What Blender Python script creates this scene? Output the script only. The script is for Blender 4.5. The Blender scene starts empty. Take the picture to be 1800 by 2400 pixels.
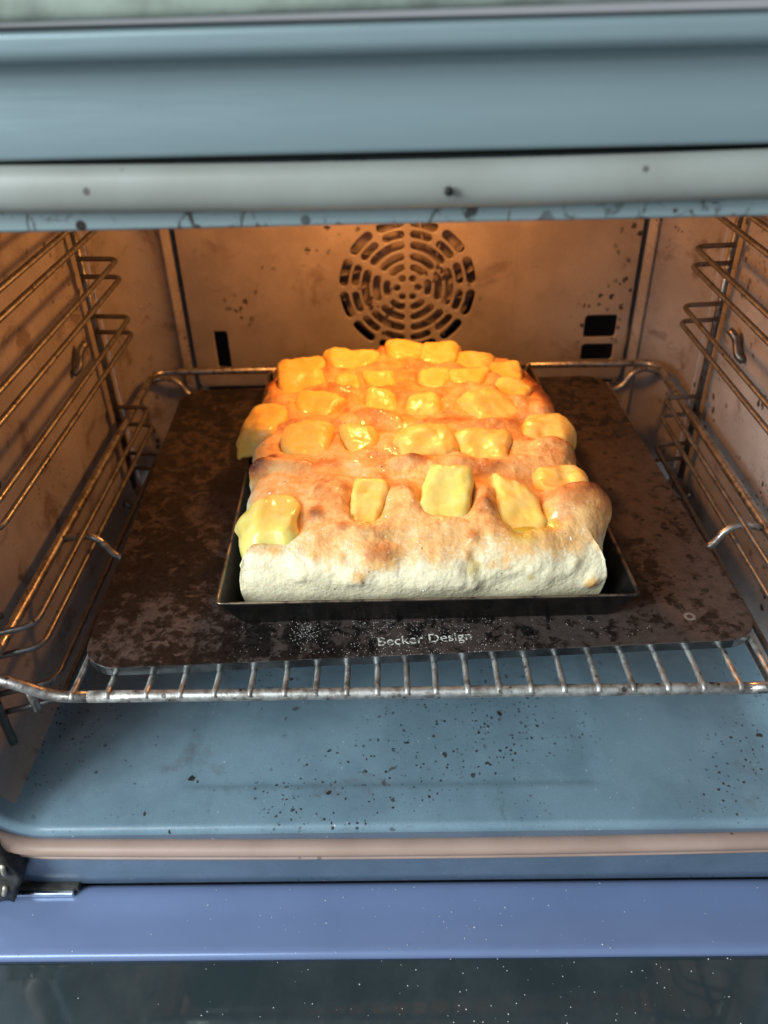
import bpy, bmesh, math, random
import numpy as np
from mathutils import Vector, Matrix, noise as mnoise
from mathutils.bvhtree import BVHTree

random.seed(7)
RNG = np.random.default_rng(11)
S = bpy.context.scene
COL = S.collection

# ---------------------------------------------------------------- camera
# world: x right, y into the oven, z up, metres; z = 0 is the height of the shelf frame
def look(pitch, yaw, roll):
    cp, sp = math.cos(pitch), math.sin(pitch)
    fw, rt = Vector((0, cp, -sp)), Vector((1, 0, 0))
    up = rt.cross(fw)
    R = Matrix.Rotation(yaw, 3, 'Z')
    fw, rt, up = R @ fw, R @ rt, R @ up
    c, s = math.cos(roll), math.sin(roll)
    rt, up = c * rt + s * up, -s * rt + c * up
    return Matrix((rt, up, -fw)).transposed()

cd = bpy.data.cameras.new('camera')
cam = bpy.data.objects.new('camera', cd)
COL.objects.link(cam)
CAM = Vector((-0.0096, -0.2662, 0.298))
cam.matrix_world = Matrix.Translation(CAM) @ look(0.6113, 0.0177, -0.0269).to_4x4()
cd.sensor_fit = 'VERTICAL'
cd.sensor_height = 36.0
cd.lens = 27.69
cd.clip_start, cd.clip_end = 0.01, 50
cd.dof.use_dof = True
cd.dof.focus_distance = 0.41
cd.dof.aperture_fstop = 8.0
S.camera = cam

# ---------------------------------------------------------------- light
W = bpy.data.worlds.new('World')
S.world = W
W.use_nodes = True
W.node_tree.nodes['Background'].inputs[0].default_value = (0.66, 0.72, 0.78, 1)
W.node_tree.nodes['Background'].inputs[1].default_value = 0.46

def area(name, loc, target, sx, sy, power, color):
    l = bpy.data.lights.new(name, 'AREA')
    l.shape = 'RECTANGLE'; l.size = sx; l.size_y = sy
    l.energy = power; l.color = color
    o = bpy.data.objects.new(name, l)
    COL.objects.link(o)
    o.location = loc
    o.rotation_euler = (Vector(target) - Vector(loc)).to_track_quat('-Z', 'Y').to_euler()
    return o
# kitchen window: to the left, behind and above the camera
area('window_light', (-0.80, -1.15, 1.40), (0.0, 0.02, 0.02), 0.70, 0.70, 12, (0.90, 0.99, 1.0))
# added second daylight fill, further left and lower, to brighten the right wall
area('low_daylight_fill', (-1.25, -0.76, 0.68), (0.05, 0.05, 0.02), 0.65, 0.75, 40, (0.90, 0.99, 1.0))
# the oven's own lamp, high at the back of the cavity
lp = bpy.data.lights.new('oven_lamp_light', 'POINT')
lp.energy = 1.95; lp.color = (1.0, 0.395, 0.095); lp.shadow_soft_size = 0.014
lo = bpy.data.objects.new('oven_lamp_light', lp)
COL.objects.link(lo)
lo.location = (-0.008, 0.264, 0.196)

S.view_settings.view_transform = 'Standard'
S.view_settings.look = 'None'
S.view_settings.exposure = 0.0
S.view_settings.gamma = 1.0
S.render.engine = 'CYCLES'
S.cycles.use_denoising = True
S.cycles.max_bounces = 6
S.cycles.use_adaptive_sampling = True
S.cycles.adaptive_threshold = 0.025
S.cycles.sample_clamp_indirect = 4.0
S.cycles.caustics_reflective = False
S.cycles.caustics_refractive = False

# ---------------------------------------------------------------- numpy noise
def vnoise(P, scale, seed=0):
    """smooth 3D value noise in -1..1"""
    Q = P * scale + seed * 17.13
    I = np.floor(Q).astype(np.int64); F = Q - I
    F = F * F * F * (F * (F * 6 - 15) + 10)
    out = np.zeros(len(P))
    for dx in (0, 1):
        for dy in (0, 1):
            for dz in (0, 1):
                h = (I[:, 0] + dx) * 374761393 + (I[:, 1] + dy) * 668265263 + (I[:, 2] + dz) * 2147483647 + seed * 1274126177
                h = (h ^ (h >> 13)) * 1274126177
                h = (h ^ (h >> 16)) & 0xFFFFFF
                w = (F[:, 0] if dx else 1 - F[:, 0]) * (F[:, 1] if dy else 1 - F[:, 1]) * (F[:, 2] if dz else 1 - F[:, 2])
                out += w * (h / 0x7FFFFF - 1.0)
    return out

def fbm(P, scale, octs=3, seed=0):
    o = 0; a = 1; t = 0
    for k in range(octs):
        o = o + a * vnoise(P, scale * 2 ** k, seed + k); t += a; a *= 0.5
    return o / t

def sstep(a, b, x):
    t = np.clip((x - a) / (b - a), 0, 1)
    return t * t * (3 - 2 * t)

# ---------------------------------------------------------------- node materials
class Mat:
    def __init__(s, name):
        s.m = bpy.data.materials.new(name); s.m.use_nodes = True
        s.nt = s.m.node_tree; s.b = s.nt.nodes['Principled BSDF']
        s.tc = s.nt.nodes.new('ShaderNodeTexCoord')
    def n(s, t, **kw):
        nd = s.nt.nodes.new(t)
        for k, v in kw.items(): setattr(nd, k, v)
        return nd
    def put(s, sock, v):
        if isinstance(v, bpy.types.NodeSocket): s.nt.links.new(v, sock)
        elif isinstance(v, (tuple, list)) and sock.type == 'RGBA': sock.default_value = (*v[:3], 1)
        else: sock.default_value = v
    def coord(s, scale=(1, 1, 1)):
        mp = s.n('ShaderNodeMapping'); s.put(mp.inputs[0], s.tc.outputs['Object']); mp.inputs['Scale'].default_value = scale
        return mp.outputs[0]
    def noise(s, scale, detail=4, rough=0.55, dist=0.0, vec=None):
        nd = s.n('ShaderNodeTexNoise'); s.put(nd.inputs['Vector'], vec or s.tc.outputs['Object'])
        nd.inputs['Scale'].default_value = scale; nd.inputs['Detail'].default_value = detail
        nd.inputs['Roughness'].default_value = rough; nd.inputs['Distortion'].default_value = dist
        return nd.outputs[0]
    def voro(s, scale, vec=None, feature='F1', rnd=1.0):
        nd = s.n('ShaderNodeTexVoronoi', feature=feature); s.put(nd.inputs['Vector'], vec or s.tc.outputs['Object'])
        nd.inputs['Scale'].default_value = scale; nd.inputs['Randomness'].default_value = rnd
        return nd
    def ramp(s, v, a, b, lo=0.0, hi=1.0):
        nd = s.n('ShaderNodeMapRange', interpolation_type='SMOOTHSTEP'); s.put(nd.inputs[0], v)
        for i, x in zip((1, 2, 3, 4), (a, b, lo, hi)): nd.inputs[i].default_value = x
        return nd.outputs[0]
    def math(s, op, a, b=0.0):
        nd = s.n('ShaderNodeMath', operation=op); s.put(nd.inputs[0], a); s.put(nd.inputs[1], b)
        return nd.outputs[0]
    def mix(s, f, a, b):
        nd = s.n('ShaderNodeMix', data_type='RGBA'); s.put(nd.inputs[0], f); s.put(nd.inputs[6], a); s.put(nd.inputs[7], b)
        return nd.outputs[2]
    def attr(s, name):
        nd = s.n('ShaderNodeAttribute', attribute_name=name); return nd.outputs['Fac']
    def bump(s, h, strength, dist, prev=None):
        nd = s.n('ShaderNodeBump'); s.put(nd.inputs['Height'], h)
        nd.inputs['Strength'].default_value = strength; nd.inputs['Distance'].default_value = dist
        if prev: s.put(nd.inputs['Normal'], prev)
        return nd.outputs[0]
    def set(s, **kw):
        for k, v in kw.items(): s.put(s.b.inputs[k.replace('_', ' ')], v)
        return s.m

def spots(M, scale, radius, gate, clump_scale, clump_lo, clump_hi, warp=0.0):
    """round baked-on spots: voronoi cells kept at random and thinned by a large clump noise"""
    vec = M.tc.outputs['Object']
    if warp:
        nz = M.n('ShaderNodeTexNoise'); M.put(nz.inputs['Vector'], vec); nz.inputs['Scale'].default_value = scale * 1.5
        va = M.n('ShaderNodeVectorMath', operation='MULTIPLY_ADD')
        M.put(va.inputs[0], nz.outputs['Color']); va.inputs[1].default_value = (warp,) * 3; M.put(va.inputs[2], vec)
        vec = va.outputs[0]
    v = M.voro(scale, vec)
    sep = M.n('ShaderNodeSeparateColor'); M.put(sep.inputs[0], v.outputs['Color'])
    keep = M.math('GREATER_THAN', sep.outputs[0], gate)
    rad = M.math('MULTIPLY', sep.outputs[1], radius)
    d = M.math('SUBTRACT', v.outputs['Distance'], rad)
    dot = M.ramp(d, -0.02, 0.04, 1.0, 0.0)
    cl = M.ramp(M.noise(clump_scale, 2), clump_lo, clump_hi)
    return M.math('MULTIPLY', M.math('MULTIPLY', dot, keep), cl)

def mat_enamel(name, c1, c2, rough=0.35, spot=None, stain=None, speck=True, drips=False):
    M = Mat(name)
    c = M.mix(M.ramp(M.noise(22, 5, 0.6), 0.35, 0.65), c1, c2)
    f = M.ramp(M.noise(900, 2), 0.35, 0.7)
    c = M.mix(M.math('MULTIPLY', f, 0.22), c, (c1[0] * .5, c1[1] * .5, c1[2] * .5))
    if stain:
        st = M.ramp(M.noise(*stain[:2], 0.7, 0.6), stain[2], stain[3])
        c = M.mix(M.math('MULTIPLY', st, stain[4]), c, (0.075, 0.038, 0.020))
    if spot:
        for q in spot:
            c = M.mix(M.math('MULTIPLY', spots(M, *q), 0.93), c, (0.020, 0.012, 0.007))
    if drips:
        d = M.ramp(M.noise(48, 5, 0.7, 1.8, M.coord((1.0, 0.45, 1.0))), 0.635, 0.675)
        d = M.math('MULTIPLY', d, M.ramp(M.noise(9, 2), 0.48, 0.60))
        c = M.mix(M.math('MULTIPLY', d, 0.7), c, (0.055, 0.038, 0.022))
    if speck:
        w = spots(M, 420, 0.25, 0.90, 30, 0.4, 0.65)
        c = M.mix(M.math('MULTIPLY', w, 0.45), c, (0.75, 0.77, 0.78))
    r = M.ramp(M.noise(45, 4, 0.7), 0.3, 0.7, rough - 0.07, rough + 0.13)
    b = M.bump(M.noise(500, 3), 0.10, 0.0006)
    b = M.bump(M.noise(60, 2), 0.10, 0.002, b)
    return M.set(Base_Color=c, Roughness=r, Normal=b, Specular_IOR_Level=0.5)

def mat_wire(name, col=(0.55, 0.53, 0.50), dirt=0.55, rough=0.30):
    M = Mat(name)
    d = M.ramp(M.noise(120, 5, 0.7), 0.45, 0.62)
    c = M.mix(M.math('MULTIPLY', d, dirt), col, (0.11, 0.075, 0.055))
    sp = spots(M, 330, 0.5, 0.70, 60, 0.40, 0.60)
    c = M.mix(M.math('MULTIPLY', sp, 0.8), c, (0.03, 0.02, 0.015))
    return M.set(Base_Color=c, Metallic=0.9, Roughness=M.ramp(M.noise(260, 3), 0.3, 0.7, rough - 0.05, rough + 0.2),
                 Normal=M.bump(M.noise(700, 3), 0.25, 0.0005))

m_cavity = mat_enamel('enamel_cavity', (0.33, 0.295, 0.28), (0.26, 0.23, 0.217), 0.34,
                      [(150, 0.42, 0.72, 14, 0.50, 0.62, 0.004), (420, 0.45, 0.5, 9, 0.50, 0.66, 0.002)], (26, 5, 0.54, 0.66, 0.55))
m_floor = mat_enamel('enamel_floor', (0.17, 0.26, 0.325), (0.13, 0.205, 0.262), 0.32,
                     [(185, 0.34, 0.78, 13, 0.50, 0.64, 0.005), (420, 0.42, 0.62, 10, 0.46, 0.62, 0.002), (80, 0.15, 0.88, 9, 0.50, 0.62, 0.010)],
                     (16, 5, 0.60, 0.72, 0.35), True, True)
m_back = mat_enamel('enamel_back', (0.33, 0.285, 0.25), (0.25, 0.215, 0.188), 0.36,
                    [(210, 0.50, 0.55, 12, 0.52, 0.63, 0.006)], (20, 6, 0.56, 0.72, 0.5), False)
m_frame = mat_enamel('enamel_frame', (0.12, 0.17, 0.24), (0.095, 0.14, 0.20), 0.33, None, None)
m_dark = mat_enamel('dark_recess', (0.018, 0.018, 0.018), (0.012, 0.012, 0.012), 0.6, None, None, False)

def make_lip():
    M = Mat('stained_lip')
    c = M.mix(M.noise(40, 4), (0.22, 0.285, 0.30), (0.185, 0.245, 0.26))
    run = M.ramp(M.noise(130, 4, 0.65, 1.2, M.coord((1.0, 0.3, 0.6))), 0.56, 0.62)
    clump = M.ramp(M.noise(14, 2), 0.38, 0.52)
    c = M.mix(M.math('MULTIPLY', M.math('MULTIPLY', run, clump), 0.9), c, (0.025, 0.018, 0.014))
    c = M.mix(spots(M, 190, 0.4, 0.7, 16, 0.4, 0.6), c, (0.02, 0.015, 0.012))
    return M.set(Base_Color=c, Roughness=0.33)
m_lip = make_lip()

def make_gasket():
    M = Mat('seal_rubber')
    # browner along the lower run, grey-green along the upper run
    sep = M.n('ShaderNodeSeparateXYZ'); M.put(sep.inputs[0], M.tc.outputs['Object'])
    upper_mix = M.ramp(sep.outputs[2], -0.05, 0.16)
    c = M.mix(M.ramp(M.noise(18, 4), 0.3, 0.7), M.mix(upper_mix, (0.36, 0.255, 0.215), (0.265, 0.285, 0.265)), M.mix(upper_mix, (0.29, 0.20, 0.165), (0.22, 0.23, 0.21)))
    c = M.mix(M.math('MULTIPLY', spots(M, 260, 0.35, 0.93, 20, 0.50, 0.6), 0.8), c, (0.05, 0.04, 0.035))
    return M.set(Base_Color=c, Roughness=0.42, Normal=M.bump(M.noise(300, 3), 0.1, 0.0005))
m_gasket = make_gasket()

def make_fascia():
    M = Mat('brushed_fascia')
    c = M.mix(M.noise(9, 3), (0.235, 0.31, 0.34), (0.195, 0.265, 0.295))
    nz = M.noise(40, 3, 0.5, 0, M.coord((1, 30, 30)))
    return M.set(Base_Color=c, Metallic=0.25, Roughness=M.ramp(nz, 0.3, 0.7, 0.30, 0.42))
m_fascia = make_fascia()

def make_plain(name, col, rough=0.5, metal=0.0, var=0.25, scale=60, bump=0.1):
    M = Mat(name)
    c = M.mix(M.ramp(M.noise(scale, 4), 0.3, 0.7), col, tuple(v * (1 - var) for v in col))
    return M.set(Base_Color=c, Roughness=rough, Metallic=metal, Normal=M.bump(M.noise(scale * 6, 3), bump, 0.0006))
m_control = make_plain('control_edge', (0.25, 0.30, 0.26), 0.5, 0.0, 0.45, 70)
m_doorblue = make_plain('door_blue_enamel', (0.18, 0.245, 0.43), 0.24, 0.25, 0.10, 14, 0.03)
m_hinge = make_plain('hinge_grime', (0.07, 0.068, 0.062), 0.6, 0.3, 0.7, 130, 0.6)
m_chrome = make_plain('chrome_clip', (0.62, 0.66, 0.70), 0.18, 1.0, 0.2, 90, 0.05)
m_flour = make_plain('flour', (0.80, 0.80, 0.78), 0.8, 0, 0.1)
m_herb = make_plain('dried_herb', (0.045, 0.040, 0.015), 0.7, 0, 0.5, 400)
m_salt = make_plain('salt_flake', (0.85, 0.84, 0.82), 0.3, 0, 0.05)
m_hole = make_plain('black_hole', (0.006, 0.006, 0.006), 0.7, 0, 0.1)
m_fan = make_plain('fan_metal', (0.42, 0.33, 0.26), 0.45, 0.4, 0.6, 60)
m_wire = mat_wire('shelf_wire', (0.40, 0.385, 0.37), 0.6)
m_bar = mat_wire('shelf_bar', (0.50, 0.50, 0.48), 0.6, 0.46)
m_runner = mat_wire('runner_wire', (0.20, 0.20, 0.20), 0.55, 0.36)

def make_glass():
    M = Mat('dark_door_glass')
    sm = M.ramp(M.noise(24, 5, 0.65), 0.35, 0.75)
    c = M.mix(sm, (0.026, 0.038, 0.043), (0.042, 0.055, 0.060))
    return M.set(Base_Color=c, Roughness=M.ramp(sm, 0, 1, 0.05, 0.11), Specular_IOR_Level=0.6)
m_glass = make_glass()

def make_steel():
    M = Mat('seasoned_baking_steel')
    big = M.ramp(M.noise(17, 3, 0.5), 0.40, 0.62)
    n1 = M.noise(115, 7, 0.74, 0.35)
    sx = M.n('ShaderNodeSeparateXYZ'); M.put(sx.inputs[0], M.tc.outputs['Object'])
    burnt = M.ramp(sx.outputs[0], -0.20, 0.10, 0.085, 0.0)        # the left half has seen more spills
    dk = M.ramp(M.math('SUBTRACT', M.math('SUBTRACT', n1, M.math('MULTIPLY', big, 0.10)), burnt), 0.36, 0.47)
    c = M.mix(dk, (0.005, 0.0045, 0.0045), (0.066, 0.048, 0.042))
    mot = M.ramp(M.noise(240, 5, 0.7), 0.36, 0.60)
    c = M.mix(M.math('MULTIPLY', mot, 0.45), c, (0.030, 0.022, 0.019))
    for q in ((170, 0.42, 0.66, 12, 0.42, 0.58, 0.003), (420, 0.5, 0.6, 16, 0.45, 0.6, 0.001)):
        c = M.mix(M.math('MULTIPLY', spots(M, *q), 0.9), c, (0.006, 0.005, 0.005))
    b = M.bump(n1, 0.12, 0.0015)
    b = M.bump(M.noise(900, 2), 0.2, 0.0004, b)
    return M.set(Base_Color=c, Metallic=0.15, Roughness=M.ramp(dk, 0, 1, 0.36, 0.55), Normal=b)
m_steel = make_steel()
m_steeledge = make_plain('steel_edge', (0.34, 0.36, 0.38), 0.22, 0.95, 0.65, 50, 0.15)

def make_pan():
    M = Mat('blued_steel_pan')
    c = M.mix(M.ramp(M.noise(50, 5, 0.65), 0.35, 0.7), (0.022, 0.023, 0.026), (0.060, 0.052, 0.045))
    g = M.n('ShaderNodeNewGeometry')
    sep = M.n('ShaderNodeSeparateXYZ'); M.put(sep.inputs[0], M.tc.outputs['Object'])
    wear = M.ramp(sep.outputs[2], 0.0183, 0.0205)
    wear = M.math('MULTIPLY', wear, M.ramp(M.noise(90, 4, 0.7), 0.30, 0.6))
    c = M.mix(wear, c, (0.30, 0.23, 0.16))
    return M.set(Base_Color=c, Metallic=0.85, Roughness=M.ramp(M.noise(80, 4), 0.3, 0.7, 0.26, 0.42), Normal=M.bump(M.noise(220, 3), 0.08, 0.0006))
m_pan = make_pan()

def make_text():
    M = Mat('flour_filled_engraving')
    c = M.mix(M.ramp(M.noise(420, 3, 0.7), 0.40, 0.56), (0.07, 0.065, 0.06), (0.62, 0.61, 0.55))
    return M.set(Base_Color=c, Roughness=0.8)
m_text = make_text()

def make_bread():
    M = Mat('focaccia_crust')
    br = M.attr('brown'); oil = M.attr('oil')
    n1 = M.noise(130, 5, 0.65); n2 = M.noise(600, 4, 0.7)
    c = M.mix(M.ramp(n2, 0.3, 0.7), (0.82, 0.745, 0.535), (0.72, 0.635, 0.42))
    b1 = M.math('ADD', br, M.math('MULTIPLY', M.math('SUBTRACT', n1, 0.5), 0.85))
    b1 = M.math('ADD', b1, M.math('MULTIPLY', M.math('SUBTRACT', n2, 0.5), 0.30))
    c = M.mix(M.ramp(b1, 0.08, 0.52), c, (0.77, 0.44, 0.165))
    c = M.mix(M.ramp(b1, 0.45, 0.92), c, (0.52, 0.19, 0.05))
    c = M.mix(M.ramp(b1, 0.90, 1.35), c, (0.16, 0.040, 0.012))
    c = M.mix(M.math('MULTIPLY', M.ramp(oil, 0.25, 0.9), 0.62), c, (0.62, 0.42, 0.05))
    fl = spots(M, 520, 0.36, 0.55, 35, 0.38, 0.62)
    c = M.mix(M.math('MULTIPLY', fl, 0.38), c, (0.84, 0.82, 0.77))
    rough = M.mix(M.ramp(oil, 0.2, 0.8), (0.58,) * 3, (0.10,) * 3)
    v = M.voro(420)
    h = M.bump(n1, 0.18, 0.0020)
    h = M.bump(n2, 0.38, 0.0010, h)
    h = M.bump(v.outputs['Distance'], 0.25, 0.0009, h)
    h = M.bump(M.noise(2200, 2), 0.2, 0.0004, h)
    wet = M.math('MAXIMUM', M.ramp(oil, 0.2, 0.8), M.ramp(M.noise(70, 4, 0.7), 0.50, 0.66, 0.0, 0.7))
    M.set(Base_Color=c, Roughness=rough, Normal=h, Subsurface_Weight=0.18, Subsurface_Scale=0.003, Coat_Weight=wet, Coat_Roughness=0.12)
    M.b.inputs['Subsurface Radius'].default_value = (1.0, 0.6, 0.3)
    return M.m
m_bread = make_bread()

def make_cheese(name, c1, c2):
    M = Mat(name)
    n1 = M.noise(110, 4, 0.6)
    c = M.mix(M.ramp(n1, 0.35, 0.68), c1, c2)
    tan = M.ramp(M.noise(75, 5, 0.7, 0.5), 0.60, 0.74)
    c = M.mix(M.math('MULTIPLY', tan, 0.30), c, (0.62, 0.36, 0.10))
    h = M.bump(n1, 0.12, 0.003)
    h = M.bump(M.noise(330, 3, 0.6), 0.14, 0.0008, h)
    h = M.bump(M.ramp(M.voro(260).outputs['Distance'], 0.0, 0.45), 0.10, 0.0008, h)
    M.set(Base_Color=c, Roughness=M.ramp(M.noise(160, 4), 0.35, 0.65, 0.28, 0.50), Normal=h, Subsurface_Weight=0.65, Subsurface_Scale=0.010,
          Coat_Weight=M.ramp(M.noise(120, 4, 0.6), 0.44, 0.64, 0.0, 0.7), Coat_Roughness=0.08)
    M.b.inputs['Subsurface Radius'].default_value = (1.0, 0.7, 0.25)
    return M.m
m_cheese = make_cheese('melted_cheese', (0.84, 0.54, 0.12), (0.86, 0.61, 0.20))
m_cheese_pale = make_cheese('firm_pale_cheese', (0.74, 0.61, 0.15), (0.76, 0.65, 0.22))

def make_oil():
    M = Mat('olive_oil')
    M.set(Base_Color=(0.72, 0.48, 0.05), Roughness=0.05, Transmission_Weight=0.25, IOR=1.46, Coat_Weight=0.6, Coat_Roughness=0.03)
    return M.m
m_oil = make_oil()

# ---------------------------------------------------------------- object helpers
def mesh(name, V, F, mat, parent=None, smooth=True, kind=None):
    me = bpy.data.meshes.new(name)
    if isinstance(V, np.ndarray): V = V.tolist()
    me.from_pydata(V, [], F)
    me.update()
    o = bpy.data.objects.new(name, me)
    COL.objects.link(o)
    for m in (mat if isinstance(mat, (list, tuple)) else [mat]): me.materials.append(m)
    if smooth: me.shade_smooth()
    if parent is not None: adopt(o, parent)
    if kind: o['kind'] = kind
    return o

def adopt(o, parent):
    o.parent = parent
    L = parent.location.copy()      # every parent's own parent offset is cancelled the same way
    if L.length > 0: o.matrix_parent_inverse = Matrix.Translation(-L)

def tag(o, label, cat, group=None):
    o['label'] = label; o['category'] = cat
    if group: o['group'] = group
    return o

def empty(name, loc=(0, 0, 0)):
    o = bpy.data.objects.new(name, None); o.empty_display_size = 0.02
    COL.objects.link(o); o.location = loc
    return o

def fillet(pts, rad, n=5):
    pts = [Vector(p) for p in pts]; out = [pts[0]]
    for i in range(1, len(pts) - 1):
        a, b, c = pts[i - 1], pts[i], pts[i + 1]
        r = rad[i] if isinstance(rad, (list, tuple)) else rad
        r = min(r, (a - b).length * 0.48, (c - b).length * 0.48)
        p, q = b + (a - b).normalized() * r, b + (c - b).normalized() * r
        for k in range(n + 1):
            t = k / n; out.append(p * (1 - t) ** 2 + b * 2 * t * (1 - t) + q * t * t)
    out.append(pts[-1]); return out

def tube(pts, r, seg=10, closed=False, cap=True):
    pts = [Vector(p) for p in pts]; n = len(pts); V, F = [], []
    def tan(i):
        if closed: return (pts[(i + 1) % n] - pts[i - 1]).normalized()
        return (pts[min(i + 1, n - 1)] - pts[max(i - 1, 0)]).normalized()
    t = tan(0); u = t.orthogonal().normalized()
    for i in range(n):
        t2 = tan(i); q = t.rotation_difference(t2); u = q @ u; t = t2
        u = (u - t * u.dot(t)).normalized(); w = t.cross(u)
        for k in range(seg):
            a = 2 * math.pi * k / seg
            V.append(tuple(pts[i] + (u * math.cos(a) + w * math.sin(a)) * r))
    for i in range(n if closed else n - 1):
        j = (i + 1) % n
        for k in range(seg):
            l = (k + 1) % seg
            F.append((i * seg + k, i * seg + l, j * seg + l, j * seg + k))
    if cap and not closed:
        F.append(tuple(range(seg - 1, -1, -1))); F.append(tuple((n - 1) * seg + k for k in range(seg)))
    return V, F

def subdivide_path(pts, step):
    pts = [Vector(p) for p in pts]; out = [pts[0]]
    for a, b in zip(pts, pts[1:]):
        k = max(1, int((b - a).length / step))
        for i in range(1, k + 1): out.append(a.lerp(b, i / k))
    return out

def wire(name, pts, r, mat, parent, rad=0.006, seg=10, wob=0.0):
    p = fillet(pts, rad)
    if wob:
        p = subdivide_path(p, 0.02)
        p = [v + Vector((mnoise.noise(v * 9), 0, mnoise.noise(v * 9 + Vector((5, 5, 5))))) * wob for v in p]
    V, F = tube(p, r, seg)
    return mesh(name, V, F, mat, parent)

def box(name, lo, hi, mat, parent=None, bev=0.0):
    bm = bmesh.new(); bmesh.ops.create_cube(bm, size=1)
    for v in bm.verts: v.co = Vector([(a + b) / 2 + c * (b - a) for a, b, c in zip(lo, hi, v.co)])
    if bev: bmesh.ops.bevel(bm, geom=bm.edges[:], offset=bev, segments=2, affect='EDGES')
    me = bpy.data.meshes.new(name); bm.to_mesh(me); bm.free(); me.materials.append(mat)
    o = bpy.data.objects.new(name, me); COL.objects.link(o)
    if parent is not None: adopt(o, parent)
    return o

def extrude_x(name, prof, x0, x1, mat, parent, nx=2, smooth=True):
    """profile [(y,z)...] drawn out along x"""
    xs = np.linspace(x0, x1, nx); V, F = [], []; n = len(prof)
    for x in xs:
        for y, z in prof: V.append((x, y, z))
    for i in range(nx - 1):
        for k in range(n - 1): F.append((i * n + k, i * n + k + 1, (i + 1) * n + k + 1, (i + 1) * n + k))
    return mesh(name, V, F, mat, parent, smooth)

def curve_plate(name, outer, holes, thick, bevel, mat, parent, xf):
    """flat plate with holes: filled 2D curve, turned into a mesh; xf maps (u,v,w) to world"""
    cu = bpy.data.curves.new(name, 'CURVE'); cu.dimensions = '2D'; cu.fill_mode = 'BOTH'
    cu.extrude = thick / 2 - bevel; cu.bevel_depth = bevel; cu.bevel_resolution = 2
    for loop in [outer] + holes:
        sp = cu.splines.new('POLY'); sp.points.add(len(loop) - 1); sp.use_cyclic_u = True
        for p, (x, y) in zip(sp.points, loop): p.co = (x, y, 0, 1)
    t = bpy.data.objects.new(name + '_tmp', cu); COL.objects.link(t)
    me = bpy.data.meshes.new_from_object(t.evaluated_get(bpy.context.evaluated_depsgraph_get()))
    bpy.data.objects.remove(t); bpy.data.curves.remove(cu)
    for v in me.vertices: v.co = xf(v.co)
    me.materials.clear(); me.materials.append(mat); me.name = name
    o = bpy.data.objects.new(name, me); COL.objects.link(o)
    if parent is not None: adopt(o, parent)
    return o

# ================================================================ THE OVEN
HX, ZB, ZT = 0.243, -0.110, 0.226        # half width, floor and ceiling of the cavity
YB = 0.405                               # back wall
oven = tag(empty('oven', (0, 0.2, ZB)), 'open built-in oven with grey-blue enamel cavity lit orange inside', 'oven')

def rrect(off, R, n=14, bow_top=0.0, bow_bot=0.0):
    """rounded rectangle round the oven mouth, offset outwards; returns (x,z,nx,nz), counter-clockwise from bottom centre"""
    hx, zb, zt, r = HX + off, ZB - off, ZT + off, R + off
    P = []
    def seg(a, b, k, nrm):
        for i in range(k): t = i / k; P.append((a[0] + (b[0] - a[0]) * t, a[1] + (b[1] - a[1]) * t, *nrm))
    def arc(cx, cz, a0):
        for i in range(n):
            a = a0 + math.pi / 2 * i / n; P.append((cx + r * math.cos(a), cz + r * math.sin(a), math.cos(a), math.sin(a)))
    seg((-hx + r, zb), (hx - r, zb), 24, (0, -1)); arc(hx - r, zb + r, -math.pi / 2)
    seg((hx, zb + r), (hx, zt - r), 12, (1, 0)); arc(hx - r, zt - r, 0)
    seg((hx - r, zt), (-hx + r, zt), 24, (0, 1)); arc(-hx + r, zt - r, math.pi / 2)
    seg((-hx, zt - r), (-hx, zb + r), 12, (-1, 0)); arc(-hx + r, zb + r, math.pi)
    out = []
    for x, z, nx, nz in P:
        if bow_top or bow_bot:
            w = max(0.0, 1 - (x / 0.235) ** 2)
            if z > 0.1: z -= bow_top * w
            elif z < 0: z -= bow_bot * w
        out.append((x, z, nx, nz))
    return out

def ring_sweep(name, path, prof, mat, parent, clampz=None, scale_bot=None, top_k=None, top_in=False):
    """profile [(offset outward, y)...] swept round the mouth"""
    V, F = [], []; n, m = len(path), len(prof)
    for x, z, nx, nz in path:
        for o, y in prof:
            if scale_bot: oo = o * (1 - (1 - scale_bot) * max(0.0, -nz)) + (1 - max(0.0, -nz)) * 0.0012
            elif top_in: oo = o * (1 - 0.36 * max(0.0, nz)) * (1 - 0.14 * max(0.0, -nz)) + (1 - max(0.0, -nz)) * 0.0012
            elif top_k: oo = o * (1 - top_k * max(0.0, nz)) if o < 0.005 else o
            else: oo = o
            zz = z + nz * oo; xx = x + nx * oo
            if clampz: zz = min(max(zz, clampz[0]), clampz[1])
            V.append((xx, y, zz))
    for i in range(n):
        j = (i + 1) % n
        for k in range(m - 1): F.append((i * m + k, j * m + k, j * m + k + 1, i * m + k + 1))
    return mesh(name, V, F, mat, parent)

# enamel lining: one pressed shell, split into floor, side walls and ceiling
base = rrect(0.0, 0.028)
def liner(name, sel, mat, ys=None):
    pts = [p for p in base + base[:1] if sel(p)]
    return pts
NB = len(base)
def strip(name, idx, mat):
    ys = np.linspace(0.0125, YB if name == 'ceiling_liner' else 0.3395, 24); V, F = [], []
    for y in ys:
        for i in idx:
            x, z, nx, nz = base[i % NB]; V.append((x, y, z))
    m = len(idx)
    for a in range(len(ys) - 1):
        for k in range(m - 1): F.append((a * m + k, a * m + k + 1, (a + 1) * m + k + 1, (a + 1) * m + k))
    return mesh(name, V, F, mat, oven)
# indices: 0-23 bottom, 24-37 arc, 38-49 right, 50-63 arc, 64-87 top, 88-101 arc, 102-113 left, 114-127 arc
strip('side_wall', range(31, 58), m_cavity)
strip('ceiling_liner', range(57, 96), m_cavity)
strip('side_wall', range(95, 122), m_cavity)
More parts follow.
